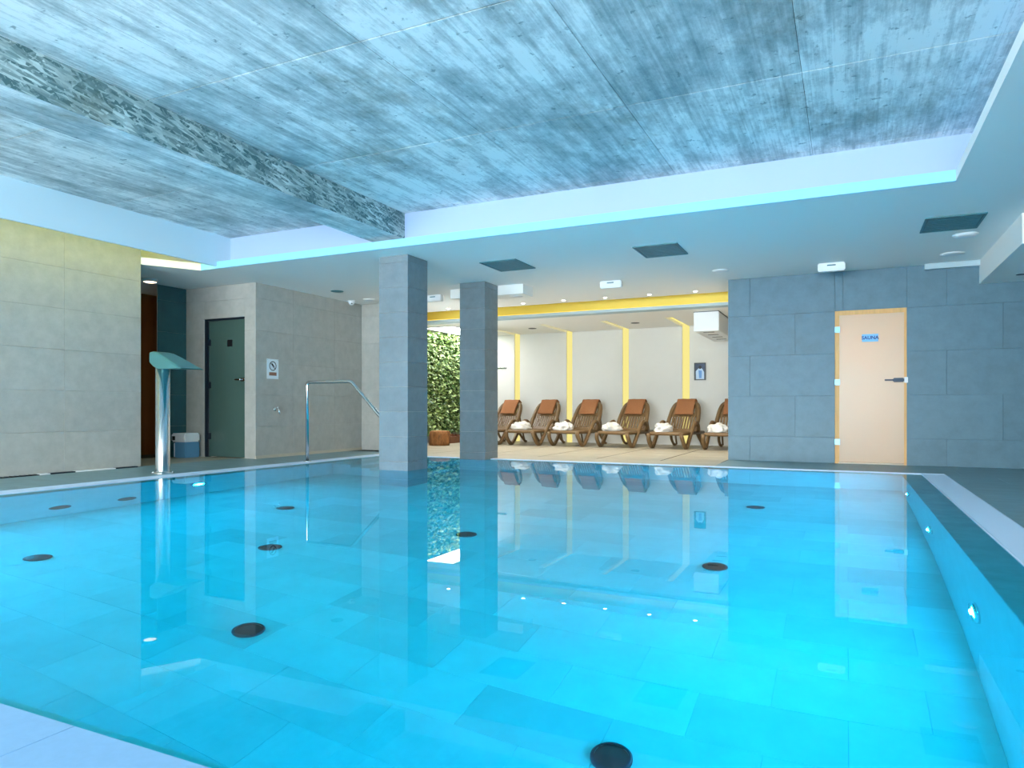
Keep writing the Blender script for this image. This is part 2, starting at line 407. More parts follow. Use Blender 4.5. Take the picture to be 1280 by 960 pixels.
# pool lights
def pool_light(x, y, z, side, label):
    t = thing('pool_light', label, 'pool light', (x, y, z), 0, 'underwater pool lights'); t.rotation_euler = (0, side*PI/2, 0)
    lathe('rim', m_chrome, t, [(0.075, 0.0), (0.115, 0.0), (0.115, 0.012), (0.10, 0.022), (0.075, 0.016)], 28)
    lathe('bulb', m_bulb, t, [(0.032, 0.026), (0.02, .03), (0, 0.031)], 20)
    lathe('lens', m_lens, t, [(0.075, 0.008), (0.06, 0.016), (0.03, 0.021), (0, 0.022)], 24)
for y, w in ((8.03, 'round underwater light in the right pool wall, smallest and farthest'), (6.0, 'round underwater light in the right pool wall, middle of three'),
             (3.99, 'large bright underwater light in the right pool wall, nearest of three'), (2.0, 'round underwater light in the right pool wall just outside the picture')):
    pool_light(PX1, y, -0.86, -1, w)
for y, w in ((5.51, 'glowing underwater light in the left pool wall beside the steel spout'), (3.3, 'underwater light in the left pool wall at the picture edge'), (1.6, 'underwater light in left pool wall outside the picture')):
    pool_light(PX0, y, -0.76, 1, w)
# floor jets and wall grilles
def jet(x, y, z, label, rot=(0, 0, 0), r=0.088, cat='drain grille'):
    t = thing('floor_jet', label, cat, (x, y, z), 0, 'dark pool grilles'); t.rotation_euler = rot
    lathe('rim', m_dark_metal, t, [(r*0.82, 0.0), (r, 0.0), (r, 0.012), (r*0.93, 0.02), (r*0.82, 0.02)], 28)
    lathe('disc', m_black, t, [(r*0.82, 0.012), (r*0.4, 0.018), (0, 0.019)], 28)
for x, y, w in ((-5.15, 3.03, 'dark round grille on the pool floor at far left of picture'), (-2.99, 2.88, 'dark round grille on the pool floor, large, left of centre'),
                (-4.01, 4.08, 'dark round grille on the pool floor below the handrail post'), (-5.02, 5.31, 'small dark round grille on the pool floor, second nearest the handrail'),
                (-2.88, 5.15, 'dark round grille on the pool floor under the second pillar reflection'), (-0.84, 5.08, 'dark round grille on the pool floor below the lounger reflections'),
                (-0.82, 7.34, 'small dark round grille on the pool floor in front of sauna wall'), (-0.88, 2.80, 'largest dark round grille, cut by bottom picture edge')):
    jet(x, y, -DEP, w)
jet(PX0, 4.0, -1.11, 'flat dark suction grille low on the left pool wall, left one', (0, PI/2, 0), 0.10)
jet(PX0, 4.66, -1.16, 'flat dark suction grille low on the left pool wall, right one', (0, PI/2, 0), 0.10)

# ------------------------------------------------------------------ walls
# near left wall
wl = struct('wall_left', m_grout, [(-8.5, -8.212, -4.6, 6.1, -.2, 3.1)])
tiles(wl, 'wall_tile', (-8.212, 1.2, 0), (0, 1, 0), (0, 0, 1), (1, 0, 0), 4.9, 3.04, 0.98, 0.475, m_tile, u0=0.0, gap=0.0016)
tiles(wl, 'wall_tile', (-8.5, 6.1, 0), (1, 0, 0), (0, 0, 1), (0, 1, 0), 0.288, 2.6, 0.98, 0.475, m_tile, gap=0.0016)
# block with the smoked glass door
DX0, DX1, DZ = -8.92, -8.07, 2.11
wb = struct('wall_block', m_grout, [(-9.5, DX0, 7.712, 8.0, -.2, 2.7), (DX1, -7.862, 7.712, 8.0, -.2, 2.7), (DX0, DX1, 7.712, 8.0, DZ, 2.7), (-8.2, -7.862, 8.0, 10.3, -.2, 2.7)])
tiles(wb, 'wall_tile', (-9.3, 7.712, 0), (1, 0, 0), (0, 0, 1), (0, -1, 0), 1.438, 2.6, 1.44, 0.475, m_tile, holes=[(DX0+9.3, DX1+9.3, -1, DZ)], gap=0.0016)
tiles(wb, 'wall_tile', (-7.862, 7.70, 0), (0, 1, 0), (0, 0, 1), (1, 0, 0), 2.5, 2.6, 0.98, 0.475, m_tile, u0=-0.2, gap=0.0016)
struct('baseboard_block', m_cope, [(-7.862, -7.842, 7.70, 10.2, 0, 0.045)])
# room behind the smoked door
struct('wall_cubicle', M('cubicle_plaster', rgb(130, 118, 90), 0.7), [(-9.6, -8.2, 9.0, 9.1, -.2, 2.7), (-9.0, -8.95, 8.0, 9.0, -.2, 2.7)])
# stub wall at the end
ws = struct('wall_stub', m_grout, [(-8.2, -7.0, 10.212, 10.4, -.2, 2.7)])
tiles(ws, 'wall_tile', (-7.85, 10.212, 0), (1, 0, 0), (0, 0, 1), (0, -1, 0), 0.85, 2.6, 0.98, 0.475, m_tile, gap=0.0016)
tiles(ws, 'wall_tile', (-7.0, 10.2, 0), (0, 1, 0), (0, 0, 1), (1, 0, 0), 0.2, 2.6, 0.98, 0.475, m_tile, gap=0.0016)
# corridor
wc = struct('wall_corridor', m_grout, [(-9.325, -9.312, 7.2, 7.712, -.2, 2.7)])
tiles(wc, 'wall_tile', (-9.312, 7.2, 0), (0, 1, 0), (0, 0, 1), (1, 0, 0), 0.5, 2.6, 0.98, 0.475, m_corr, gap=0.0016)
struct('wall_amber', m_brown, [(-10.5, -10.3, 3.4, 8.3, -.2, 2.7), (-10.3, -9.5, 8.1, 8.3, -.2, 2.7), (-10.3, -8.5, 3.4, 3.6, -.2, 2.7)])
# sauna block
SX0, SX1, SZ = -0.15, 0.705, 2.065
wsn = struct('wall_sauna', m_grout_blue, [(-1.538, SX0, 10.512, 10.7, -.2, 2.7), (SX1, 4.6, 10.512, 10.7, -.2, 2.7), (SX0, SX1, 10.512, 10.7, SZ, 2.7), (-1.538, -1.35, 10.7, 14.6, -.2, 2.7)])
tiles(wsn, 'wall_tile', (-1.55, 10.512, 0), (1, 0, 0), (0, 0, 1), (0, -1, 0), 6.1, 2.6, 1.2, 0.57, m_tile_sauna, v0=-0.22, u0=0.3, bond=0.5,
      holes=[(SX0+1.55, SX1+1.55, -1, SZ)], gap=0.0016)
tiles(wsn, 'wall_tile', (-1.538, 10.5, 0), (0, 1, 0), (0, 0, 1), (-1, 0, 0), 3.9, 2.41, 1.2, 0.57, m_lounge_wall, v0=-0.22, gap=0.0016)
# sauna cabin behind the door (pine lined, lit)
m_pine = M('pine_lining', rgb(226, 186, 128), 0.55, noise=(5, 0.12), stretch=(5, 5, 0.6))
struct('wall_cabin', m_pine, [(-1.2, -1.15, 10.7, 12.5, -.2, 2.5), (1.6, 1.65, 10.7, 12.5, -.2, 2.5), (-1.2, 1.65, 12.5, 12.55, -.2, 2.5), (-1.2, 1.65, 10.7, 12.55, 2.3, 2.35), (-1.2, 1.65, 10.7, 12.55, -.2, -.0)])
sl = thing('sauna_lamp', 'warm lamp glowing inside the sauna cabin', 'lamp', (0.3, 12.33, 1.7))
lathe('lamp_shade', EM('sauna_lamp_glow', (1.0, 0.86, 0.66), 60.0), sl, [(0, 0), (0.10, 0.03), (0.13, 0.12), (0.10, 0.22), (0, 0.25)], 16)
bx('bracket', m_pine, sl, -.04, .04, .13, .165, .08, .16)
# far lounge wall with strip recesses
LY = 14.4
strips = [(-3.03, -2.88), (-4.285, -4.145), (-5.55, -5.41), (-6.81, -6.67)]
LZ = 2.43
bxs = []; xs = -8.4
for a, b in sorted(strips): bxs.append((xs, a, LY, LY+.2, -.2, 2.9)); xs = b
bxs.append((xs, -1.3, LY, LY+.2, -.2, 2.9)); bxs.append((-8.4, -1.3, LY+.06, LY+.26, -.2, 2.9))
struct('wall_far', m_lounge_wall, bxs)
# left lounge wall with window
struct('wall_lounge', m_lounge_wall, [(-8.3, -8.1, 12.2, 14.6, -.2, 2.9), (-8.3, -8.1, 10.3, 10.42, -.2, 2.9), (-8.3, -8.1, 10.42, 12.2, 2.38, 2.9), (-8.3, -8.1, 10.42, 12.2, -.2, 0.1)])
w1 = tag(link('window_1', None, None, (-8.2, 11.31, 0.1)), 'white framed lounge window behind the pillars', None, None, 'structure')
for (a, b, c_, d) in ((-.88, -.82, 0, 2.28), (.82, .88, 0, 2.28), (-.03, .03, .06, 2.22), (-.82, .82, 0, .06), (-.82, .82, 2.22, 2.28)):
    bx('window_frame', m_plastic_white, w1, -.03, .03, a, b, c_, d)
for s in (-1, 1): bx('pane', m_pane, w1, -.004, .004, min(s*.03, s*.82), max(s*.03, s*.82), .06, 2.22)
# near wall with an added window front to light the room, right wall
struct('wall_near', m_white, [(-8.5, -7.9, -4.7, -4.5, -.2, 3.3), (1.9, 4.6, -4.7, -4.5, -.2, 3.3), (-7.9, 1.9, -4.7, -4.5, 2.75, 3.3), (-7.9, 1.9, -4.7, -4.5, -.2, 0.15)])
w2 = tag(link('added_window', None, None, (-3, -4.6, 0.15)), 'added wide window front behind the camera for daylight', None, None, 'structure')
for k in range(5):
    x = -4.9+k*2.45; bx('window_frame', m_plastic_white, w2, x-.04 if k else x, x+.04 if k < 4 else x, -.04, .04, 0, 2.6)
for k in range(4): bx('pane', m_pane, w2, -4.86+k*2.45, -2.49+k*2.45, -.004, .004, 0.0, 2.6)
wr = struct('wall_right', m_tile_sauna, [(4.5, 4.7, -4.7, 10.7, -.2, 3.3)])

# ------------------------------------------------------------------ ceilings
CZ = 3.05
cc = struct('ceiling', m_grout_dark, [(-8.6, 1.2, -4.7, 7.2, CZ+.012, CZ+.2)])
tiles(cc, 'concrete_panel', (-8.2, -4.5, CZ+.012), (1, 0, 0), (0, 1, 0), (0, 0, -1), 9.3, 11.5, 1.24, 1.63, m_conc, u0=(-2.76+8.2) % 1.24, v0=(3.57+4.5) % 1.63-1.63, bond=0.0, gap=0.003, thick=0.012, gapv=0.010)
bm = bmesh.new(); add_box(bm, -5.16, -4.72, -4.5, 6.95, 2.75, 3.06)
me = mesh_of(bm, 'beam', m_conc); me.materials.append(m_osb)
for p in me.polygons:
    if abs(p.normal.x) > 0.9: p.material_index = 1
tag(link('ceiling_beam', me), 'exposed concrete beam with strand board imprint on its sides', None, None, 'structure')
LIP = 2.692
struct('ceiling_soffit', m_white, [(-7.84, 4.5, 6.74, 11.55, 2.6, LIP), (0.82, 4.5, -4.5, 6.74, 2.6, LIP), (-10.5, -7.84, 7.0, 11.55, 2.6, LIP),
                                   (-10.5, 4.5, 7.2, 11.55, LIP, 2.9), (1.2, 4.5, -4.5, 7.2, LIP, 3.2)])
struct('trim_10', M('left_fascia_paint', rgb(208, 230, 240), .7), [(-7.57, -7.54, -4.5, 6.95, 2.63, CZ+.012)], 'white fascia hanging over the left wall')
struct('trim_8', m_lip, [(-7.84, 0.80, 6.72, 6.74, 2.6, LIP)], 'white lip with painted-in cyan light along the far soffit edge')
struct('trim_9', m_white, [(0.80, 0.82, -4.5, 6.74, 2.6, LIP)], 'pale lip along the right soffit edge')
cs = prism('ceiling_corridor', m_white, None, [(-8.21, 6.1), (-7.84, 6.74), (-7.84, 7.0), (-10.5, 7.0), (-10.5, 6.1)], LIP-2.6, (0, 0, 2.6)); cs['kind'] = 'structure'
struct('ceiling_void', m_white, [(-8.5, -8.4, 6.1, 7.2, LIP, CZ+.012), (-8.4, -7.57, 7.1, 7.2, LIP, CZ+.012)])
struct('trim_3', m_fascia, [(-7.57, 0.97, 6.95, 7.2, LIP, CZ+.012), (0.97, 1.2, -4.5, 7.2, LIP, CZ+.012)], 'white fascia with painted-in blue light around the raised concrete ceiling')
struct('ceiling_roof', m_grout_dark, [(-10.8, 4.8, -4.9, 14.8, 3.3, 3.4), (-10.8, -10.5, -4.9, 14.8, -.3, 3.3), (-10.5, -8.3, 8.3, 8.4, 2.6, 3.3)])
# raised recess with yellow cove light, lowered lounge ceiling with slots
struct('trim_11', M('cove_painted_glow', rgb(250, 228, 112), .6), [(-8.3, -1.35, 11.94, 11.949, LZ+.031, 2.78), (-8.3, -1.35, 11.552, 11.94, 2.77, 2.78)], 'back of the lounge ceiling cove with the yellow light painted on')  # white cove back, yellow LED light put into its colour
struct('trim_4', m_white, [(-8.3, -1.3, 11.55, 12.0, 2.78, 2.95)], 'white top of the yellow lit cove')
bxs = []; xs = -8.3
for a, b in sorted(strips):
    bxs.append((xs, a, 11.95, LY, LZ-.02, 2.78)); bxs.append((a, b, 11.95, 12.85, LZ-.02, 2.78)); bxs.append((a, b, 12.85, LY, LZ+.05, 2.78)); xs = b
bxs.append((xs, -1.35, 11.95, LY, LZ-.02, 2.78))
struct('trim_12', m_soft, [(-8.3, -1.35, 11.70, 11.95, LZ-.02, LZ+.03)], 'grey lip below the yellow cove')
struct('ceiling_lounge', m_white, bxs)
def led_strip(name, label, mat, x0, x1, y0, y1, z0, z1):
    t = thing(name, label, 'light strip', ((x0+x1)/2, (y0+y1)/2, z0)); ox, oy = (x0+x1)/2, (y0+y1)/2
    bx('diffuser', mat, t, x0-ox, x1-ox, y0-oy, y1-oy, 0, z1-z0); return t
led_strip('cove_light', 'long yellow light strip in the lounge ceiling cove', m_led_yellow, -8.0, -1.6, 11.74, 11.77, LZ+.032, LZ+.045)
for i, ((a, b), w) in enumerate(zip(strips, ('nearest the framed picture', 'second from the framed picture', 'third from the framed picture', 'farthest from the framed picture, beside the pillar'))):
    t = thing('wall_light_strip', 'yellow glowing light slot up the lounge wall, '+w, 'light strip', ((a+b)/2, LY+.05, 0), 0, 'yellow light slots')
    w_ = (b-a)/2-.002
    bx('wall_diffuser', EM('slot_glow', (1.0, 0.87, 0.30), 0.48) if i == 0 else bpy.data.materials['slot_glow'], t, -w_, w_, -.012, .008, 0.0, LZ+.04)
    bx('ceiling_diffuser', bpy.data.materials['slot_glow'], t, -w_, w_, -1.55, -.014, LZ+.025, LZ+.045)
led_strip('cove_light', 'yellow light strip hidden behind the left white fascia', m_led_lime, -7.60, -7.572, -2.0, 6.6, 2.74, 2.77)
led_strip('cove_light', 'cool light strip on the ledge of the far fascia', m_led_cool, -7.3, 0.7, 6.84, 6.87, LIP+.001, LIP+.012)
led_strip('cove_light', 'cool light strip on the ledge of the right fascia', m_led_cool, 0.87, 0.90, -2.0, 6.6, LIP+.001, LIP+.012)
t = thing('added_light_panel', 'added white light panel brightening the lounge corner above the plant wall', 'light panel', (-7.55, 13.2, LZ-.02))  # panel added to brighten the lounge corner, no such fixture seen
bx('diffuser', EM('added_panel_glow', (0.96, 0.98, 1.0), 7.0), t, -.33, .33, -.85, .95, -.012, -.002); bx('frame', m_plastic_white, t, -.36, -.33, -.88, .98, -.014, 0); bx('frame', m_plastic_white, t, .33, .36, -.88, .98, -.014, 0)
bx('frame', m_plastic_white, t, -.33, .33, -.88, -.85, -.014, 0); bx('frame', m_plastic_white, t, -.33, .33, .95, .98, -.014, 0)
# bulkheads
struct('trim_5', m_white, [(1.5, 4.5, 8.1, 10.5, 2.31, 2.6)], 'white boxed bulkhead at right ceiling edge')
struct('trim_6', m_soft, [(0.9, 1.5, 10.42, 10.5, 2.53, 2.6)], 'small white ceiling step above sauna wall')
struct('trim_7', m_white, [(-5.6, -4.35, 9.5, 9.87, 2.455, 2.6)], 'white boxed bulkhead behind the second pillar')

# ------------------------------------------------------------------ columns
def column(name, y0, y1, label):
    t = tag(link(name, None, None, (-4.98, (y0+y1)/2, -DEP)), label, 'column', 'tiled pillars')
    x0, x1 = -5.185, -4.765; zc = -DEP
    bx('core', m_grout, t, x0+.012+4.98, x1-.012+4.98, y0+.012-(y0+y1)/2, y1-.012-(y0+y1)/2, 0, 2.6-zc)
    ch = 0.302; n0 = 1.55
    for O, U, Nn, l in (((x0, y0+.012, 0), (1, 0, 0), (0, -1, 0), x1-x0), ((x1-.012, y0, 0), (0, 1, 0), (1, 0, 0), y1-y0),
                        ((x0, y1-.012, 0), (1, 0, 0), (0, 1, 0), x1-x0), ((x0+.012, y0, 0), (0, 1, 0), (-1, 0, 0), y1-y0)):
        tiles(t, 'column_tile', (O[0]+4.98, O[1]-(y0+y1)/2, 0), U, (0, 0, 1), Nn, l, 2.6-zc, 2.0, ch, m_tile_col, v0=(1.55+0.10) % ch-ch, gap=0.003)
    return t
column('pillar', 7.08, 7.52, 'square grey tiled pillar standing in the pool, nearer of two')
column('pillar', 9.07, 9.49, 'square grey tiled pillar at the far pool edge, farther of two')

# ------------------------------------------------------------------ sauna door
d = tag(link('door_1', None, None, (0, 10.5, 0)), 'frosted glass sauna door with amber edges', None, None, 'structure')
bx('frame', m_wood, d, SX0, SX0+.055, 0.012, .12, 0, SZ); bx('frame', m_wood, d, SX1-.03, SX1, 0.012, .12, 0, SZ); bx('frame', m_wood, d, SX0+.055, SX1-.03, 0.012, .12, SZ-.06, SZ)
bx('threshold', m_cope, d, SX0+.045, SX1-.035, 0.0, .12, 0, .02)
bx('pane', m_frost, d, SX0+.052, SX1-.028, .015, .025, .025, SZ-.055)
for z in (1.81, 1.10, 0.29):
    h = bx('hinge', m_hinge, d, SX0+.0, SX0+.065, -.012, .011, z-.04, z+.04, .004)
hb = bx('handle', m_dark_metal, d, SX1-.16, SX1-.03, -.03, .012, 1.09, 1.145, .01)
bx('lever', m_dark_metal, hb, SX1-.26, SX1-.15, -.055, -.035, 1.108, 1.128, .005); bx('keeper', m_plastic_white, d, SX1-.03, SX1+.012, -.02, .01, 1.08, 1.155, .004)
sg = bx('sign_plate', m_blue, d, 0.18, 0.375, -.002, .012, 1.635, 1.735)
def text_mesh(body, size, mat, bold=0.0):
    cu = bpy.data.curves.new('text', 'FONT'); cu.body = body; cu.size = size; cu.align_x = 'CENTER'; cu.align_y = 'CENTER'; cu.extrude = 0.001; cu.offset = bold; cu.resolution_u = 3
    o = bpy.data.objects.new('text', cu); COL.objects.link(o); bpy.context.view_layer.update()
    me = bpy.data.meshes.new_from_object(o.evaluated_get(bpy.context.evaluated_depsgraph_get()))
    bpy.data.objects.remove(o); me.materials.clear(); me.materials.append(mat); return me
link('sign_lettering', text_mesh('SAUNA', 0.062, m_navy, 0.0022), sg, (0.2775, -.003, 1.685), (PI/2, 0, 0))
# smoked glass door
d2 = tag(link('door_2', None, None, (0, 7.70, 0)), 'dark smoked glass door in recess', None, None, 'structure')
bx('frame', m_dark_metal, d2, DX0, DX0+.05, .02, .10, 0, DZ); bx('frame', m_dark_metal, d2, DX1-.02, DX1, .02, .10, 0, DZ); bx('frame', m_dark_metal, d2, DX0+.05, DX1-.02, .02, .10, DZ-.03, DZ)
bx('pane', m_smoked, d2, DX0+.06, DX1-.02, .05, .06, .01, DZ-.03)
for z in (1.75, 1.10, .32): bx('hinge', m_dark_metal, d2, DX0+.03, DX0+.10, .03, .07, z-.05, z+.05, .004)
bx('sign_plate', m_black, d2, -8.47, -8.37, .042, .049, 1.68, 1.78)
hh = bx('handle', m_steel, d2, DX1-.11, DX1-.02, .02, .05, 1.15, 1.20, .005); bx('lever', m_steel, hh, DX1-.20, DX1-.09, -.01, .01, 1.165, 1.185, .004)

# ------------------------------------------------------------------ waterfall spout, handrail
t = thing('waterfall_spout', 'brushed steel waterfall spout post with blade head at left pool edge', 'spout', (-7.06, 5.53, 0))
lathe('base_flange', m_steel, t, [(0, 0), (.12, 0), (.12, .012), (.085, .016), (.08, .03)], 28)
for k in range(4):
    a = PI/4+k*PI/2; lathe('bolt', m_chrome, t, [(0, .012), (.012, .012), (.012, .024), (0, .026)], 8, (0.102*math.cos(a), 0.102*math.sin(a), 0))
lathe('post', m_steel, t, [(.077, .0), (.077, 1.24), (0, 1.24)], 32)
bm = bmesh.new(); secs = []
for x, zt, zb, hw in ((-.115, 1.345, 1.285, .085), (-.10, 1.385, 1.27, .095), (-.03, 1.392, 1.225, .105), (.05, 1.375, 1.195, .115), (.15, 1.335, 1.19, .125), (.28, 1.275, 1.188, .14), (.40, 1.218, 1.187, .15), (.47, 1.192, 1.186, .155)):
    n = 4; ring = [bm.verts.new((x, -hw, zb)), bm.verts.new((x, hw, zb)), bm.verts.new((x, hw, zt-.012)), bm.verts.new((x, hw*.9, zt)), bm.verts.new((x, -hw*.9, zt)), bm.verts.new((x, -hw, zt-.012))]
    secs.append(ring)
for a, b in zip(secs, secs[1:]):
    for k in range(6): bm.faces.new((a[k], a[(k+1) % 6], b[(k+1) % 6], b[k]))
bm.faces.new(secs[0]); bm.faces.new(secs[-1])
link('blade_head', mesh_of(bm, 'blade_head', m_head), t)
t = thing('handrail', 'bent steel handrail leading down into the pool', 'handrail', (-6.80, 7.62, 0))
tube('rail', m_steel, t, fillet([(0, 0, 0), (0, 0, 1.11), (.76, 0, 1.11), (1.50, 0, .38), (1.54, 0, -.9)], .05), .024, 14)
lathe('base_flange', m_steel, t, [(0, 0), (.055, 0), (.055, .01), (.03, .016)], 24)

# ------------------------------------------------------------------ no diving sign, tap, left drain
t = thing('warning_sign', 'small white no diving sign on the tiled wall', 'sign', (-7.846, 8.035, 1.34))
t.rotation_euler = (PI/2, 0, PI/2)     # local x -> world +Y, local y -> up, local z -> +X
prism('panel', m_sign_white, t, [(-.118, -.15), (.118, -.15), (.118, .15), (-.118, .15)], .004)
def ring_mesh(r0, r1, z0, z1, n=32):
    bm = bmesh.new(); R = []
    for r, z in ((r0, z0), (r1, z0), (r1, z1), (r0, z1)): R.append([bm.verts.new((r*math.cos(2*PI*k/n), r*math.sin(2*PI*k/n), z)) for k in range(n)])
    for i in range(4):
        for k in range(n): bm.faces.new((R[i][k], R[i][(k+1) % n], R[(i+1) % 4][(k+1) % n], R[(i+1) % 4][k]))
    return bm
link('prohibition_ring', mesh_of(ring_mesh(.060, .072, .004, .0055), 'ring', m_print_black), t, (0.0, .045, 0))
prism('prohibition_bar', m_print_black, t, [(-.05, .042), (-.042, .05), (.05, -.042), (.042, -.05)], .0016, (0, .045, .004))
prism('diver_figure', m_print_black, t, [(-.034, .026), (-.02, .04), (.0, .02), (.012, .006), (.03, -.012), (.022, -.02), (.004, -.004), (-.008, .006), (-.02, .014)], .0013, (0.006, .050, .004))
prism('text_bar', m_print_brown, t, [(-.075, -.105), (.075, -.105), (.075, -.055), (-.075, -.055)], .0013, (0, .005, .004))
for k in range(4): lathe('screw', m_chrome, t, [(0.006, .004), (.005, .007), (0, .008)], 8, ((-.105, .105)[k % 2], (-.138, .138)[k//2], 0))
t = thing('wall_tap', 'small chrome tap on the tiled wall below sign', 'tap', (-7.848, 8.08, .73))
lathe('rosette', m_chrome, t, [(0, 0), (.03, 0), (.026, .014), (0, .016)], 16, (0, 0, 0), (0, PI/2, 0))
tube('spout', m_chrome, t, fillet([(0.01, 0, 0), (.08, 0, 0), (.10, 0, -.07)], .03), .012, 10)
tube('lever', m_chrome, t, [(.055, 0, .012), (.055, 0, .035), (.055, .035, .045)], [.009, .008, .006], 8)
t = thing('floor_drain', 'slot drain with white and dark covers along the left wall foot', 'drain', (-8.15, 5.2, 0))
for a, b, m, n in ((4.92, 5.20, m_dark_metal, 'dark_cover'), (5.205, 5.70, m_plastic_white, 'white_cover'), (5.705, 6.0, m_dark_metal, 'dark_cover'), (4.80, 4.915, m_plastic_white, 'white_cover')):
    bx(n, m, t, -.035, .035, a-5.2, b-5.2, 0, .014, .003)
bx('dark_cover', m_black, t, -.03, .03, -.86, -.402, 0, .008)
for k in range(9): bx('grille_tooth', m_dark_metal, t, -.025, .025, -.84+k*.05, -.82+k*.05, .008, .013)

# ------------------------------------------------------------------ bins in the recess
t = thing('waste_bin', 'blue box bin with pale lid in the recess corner', 'bin', (-9.06, 7.50, 0))
bx('body', M('bin_blue', rgb(96, 150, 186), 0.5), t, -.115, .125, -.12, .14, .0, .235, .012)
bx('lid', m_plastic_white, t, -.17, .13, -.135, .15, .237, .37, .02)
bx('slot', m_black, t, -.135, -.075, -.139, -.133, .265, .325, .001)
bx('front_trim', m_plastic_white, t, -.117, -.095, -.126, -.12, .01, .22, .002)
t = thing('dark_bucket', 'small dark bucket standing beside blue bin', 'bucket', (-9.19, 7.20, 0))
lathe('body', M('bucket_dark', rgb(48, 52, 48), 0.5), t, [(0, 0), (.06, 0), (.075, .2), (.08, .2), (.08, .215), (.07, .215), (.055, .02), (0, .02)], 18)
tube('bail_handle', m_dark_metal, t, [(.075*math.cos(a), .0, .2+.05*math.sin(a)) for a in [PI*k/10 for k in range(11)]], .004, 6)

# ------------------------------------------------------------------ loungers
def lerp(a, b, t): return a+(b-a)*t
SEAT = .30
B0, B1 = Vector((0, .86, SEAT)), Vector((0, 1.24, .86))       # backrest foot and head
bdir = (B1-B0).normalized(); bl = (B1-B0).length; bnor = Vector((0, -bdir.z, bdir.y))
def backpt(x, s, off=0.0):
    p = B0+bdir*s+bnor*off; return (x, p.y, p.z)
def make_lounger():
    t = link('sun_lounger', None)
    hw = .30
    # seat frame
    tube('seat_frame', m_resin, t, fillet([(-hw, 1.30, SEAT-.02), (-hw, 0.02, SEAT-.02), (hw, .02, SEAT-.02), (hw, 1.30, SEAT-.02)], .09), .032, 8)
    bm = bmesh.new(); add_box(bm, -hw+.02, hw-.02, -.045, .045, -.012, .012); me = mesh_of(bm, 'seat_slat', m_resin)
    for k in range(8): link('seat_slat', me, t, (0, .09+k*.105, SEAT))
    # backrest frame: rounded top
    ps = [backpt(-.285, -.02), backpt(-.29, .25), backpt(-.265, .50), backpt(-.225, bl-.05), backpt(-.12, bl), backpt(.12, bl), backpt(.225, bl-.05), backpt(.265, .50), backpt(.29, .25), backpt(.285, -.02)]
    tube('backrest_frame', m_resin, t, fillet(ps, .06, 3), .042, 8)
    bm = bmesh.new(); add_box(bm, -.24, .24, -.010, .010, -.04, .04); me = mesh_of(bm, 'back_rail', m_resin)
    rx = -math.atan2(bdir.y, bdir.z)
    for s, sc in ((.02, 1.08), (.38, 1.05), (.62, .82)):
        o = link('back_rail', me, t, backpt(0, s), (rx, 0, 0)); o.scale = (sc, 1, 1)
    bm = bmesh.new(); add_box(bm, -.017, .017, -.008, .008, -.31, .31); me = mesh_of(bm, 'back_slat', m_resin)
    for k in range(9):
        x = -.22+k*.055; o = link('back_slat', me, t, backpt(x*.95, .335), (rx, 0, 0))
    for s in (-1, 1):
        x = s*(hw+.025)
        tube('leg_arm', m_resin, t, fillet([(x*.94, -.01, SEAT-.02), (x, .02, .16), (x, .16, .022), (x, .26, .03), (x, .62, .42), (x, .76, .50), (x, .90, .44), (x*.95, .98, SEAT)], .10, 4), [.032]*1+[.030]*30+[.026]*1 if False else .037, 10)
        tube('leg', m_resin, t, fillet([(s*.26, 1.02, SEAT-.03), (s*.29, 1.16, .12), (s*.29, 1.30, .022), (s*.28, 1.36, .022)], .06, 4), .026, 8)
        tube('back_prop', m_resin, t, [(s*.25, 1.34, .03), backpt(s*.24, .42, -.03)], .018, 8)
    return t
def copy_tree(o, parent=None):
    c = o.copy(); COL.objects.link(c)
    if parent is not None: c.parent = parent
    for ch in list(o.children): copy_tree(ch, c)
    return c
proto = make_lounger()
def towel_mesh():
    bm = bmesh.new(); n = 14; m = 8; rows = []
    path = []
    for k in range(n+1):
        u = k/n
        if u < .62: s = lerp(.36, bl+.01, u/.62); off = .048
        else:
            v = (u-.62)/.38; s = bl+.01-.16*max(0, v-.3); off = lerp(.048, -.052, min(1, v/.3))
        s2 = s+(.034 if .55 < u < .75 else 0)
        path.append((s2, off))
    for th in (0, .014):
        for (s, off) in path:
            rows.append([bm.verts.new(backpt(lerp(-.185, .185, i/m)*(1+.03*math.sin(s*9)), s+(th if s > bl else 0), off+(th if off > 0 else -th)+.004*math.sin(i*1.7+s*14))) for i in range(m+1)])
    N1 = n+1
    for L_ in (0, N1):
        for a in range(n):
            for i in range(m): bm.faces.new((rows[L_+a][i], rows[L_+a][i+1], rows[L_+a+1][i+1], rows[L_+a+1][i]))
    for a in range(n):
        for i in (0, m): bm.faces.new((rows[a][i], rows[a+1][i], rows[N1+a+1][i], rows[N1+a][i]))
    for a in (0, n):
        for i in range(m): bm.faces.new((rows[a][i], rows[a][i+1], rows[N1+a][i+1], rows[N1+a][i]))
    return mesh_of(bm, 'tan_towel', m_towel, True)
towel_me = towel_mesh()
def crumple(seed):
    rnd = random.Random(seed); bm = bmesh.new(); bmesh.ops.create_icosphere(bm, subdivisions=4, radius=1)
    ph = [(Vector((rnd.uniform(-1, 1), rnd.uniform(-1, 1), rnd.uniform(-1, 1)))*rnd.uniform(2.5, 6), rnd.uniform(0, 6), rnd.uniform(.03, .10)) for _ in range(16)]
    for v in bm.verts:
        p = v.co.copy(); r = 1+sum(a*(1-abs(math.sin(d.dot(p)+f)))*1.3-a*.4 for d, f, a in ph)
        q = p*r; z = q.z*.105
        v.co = (q.x*.18, q.y*.15, max(z, -.05))
    zmin = min(v.co.z for v in bm.verts)
    for v in bm.verts: v.co.z -= zmin
    return mesh_of(bm, 'white_towel', m_towel_w, True)
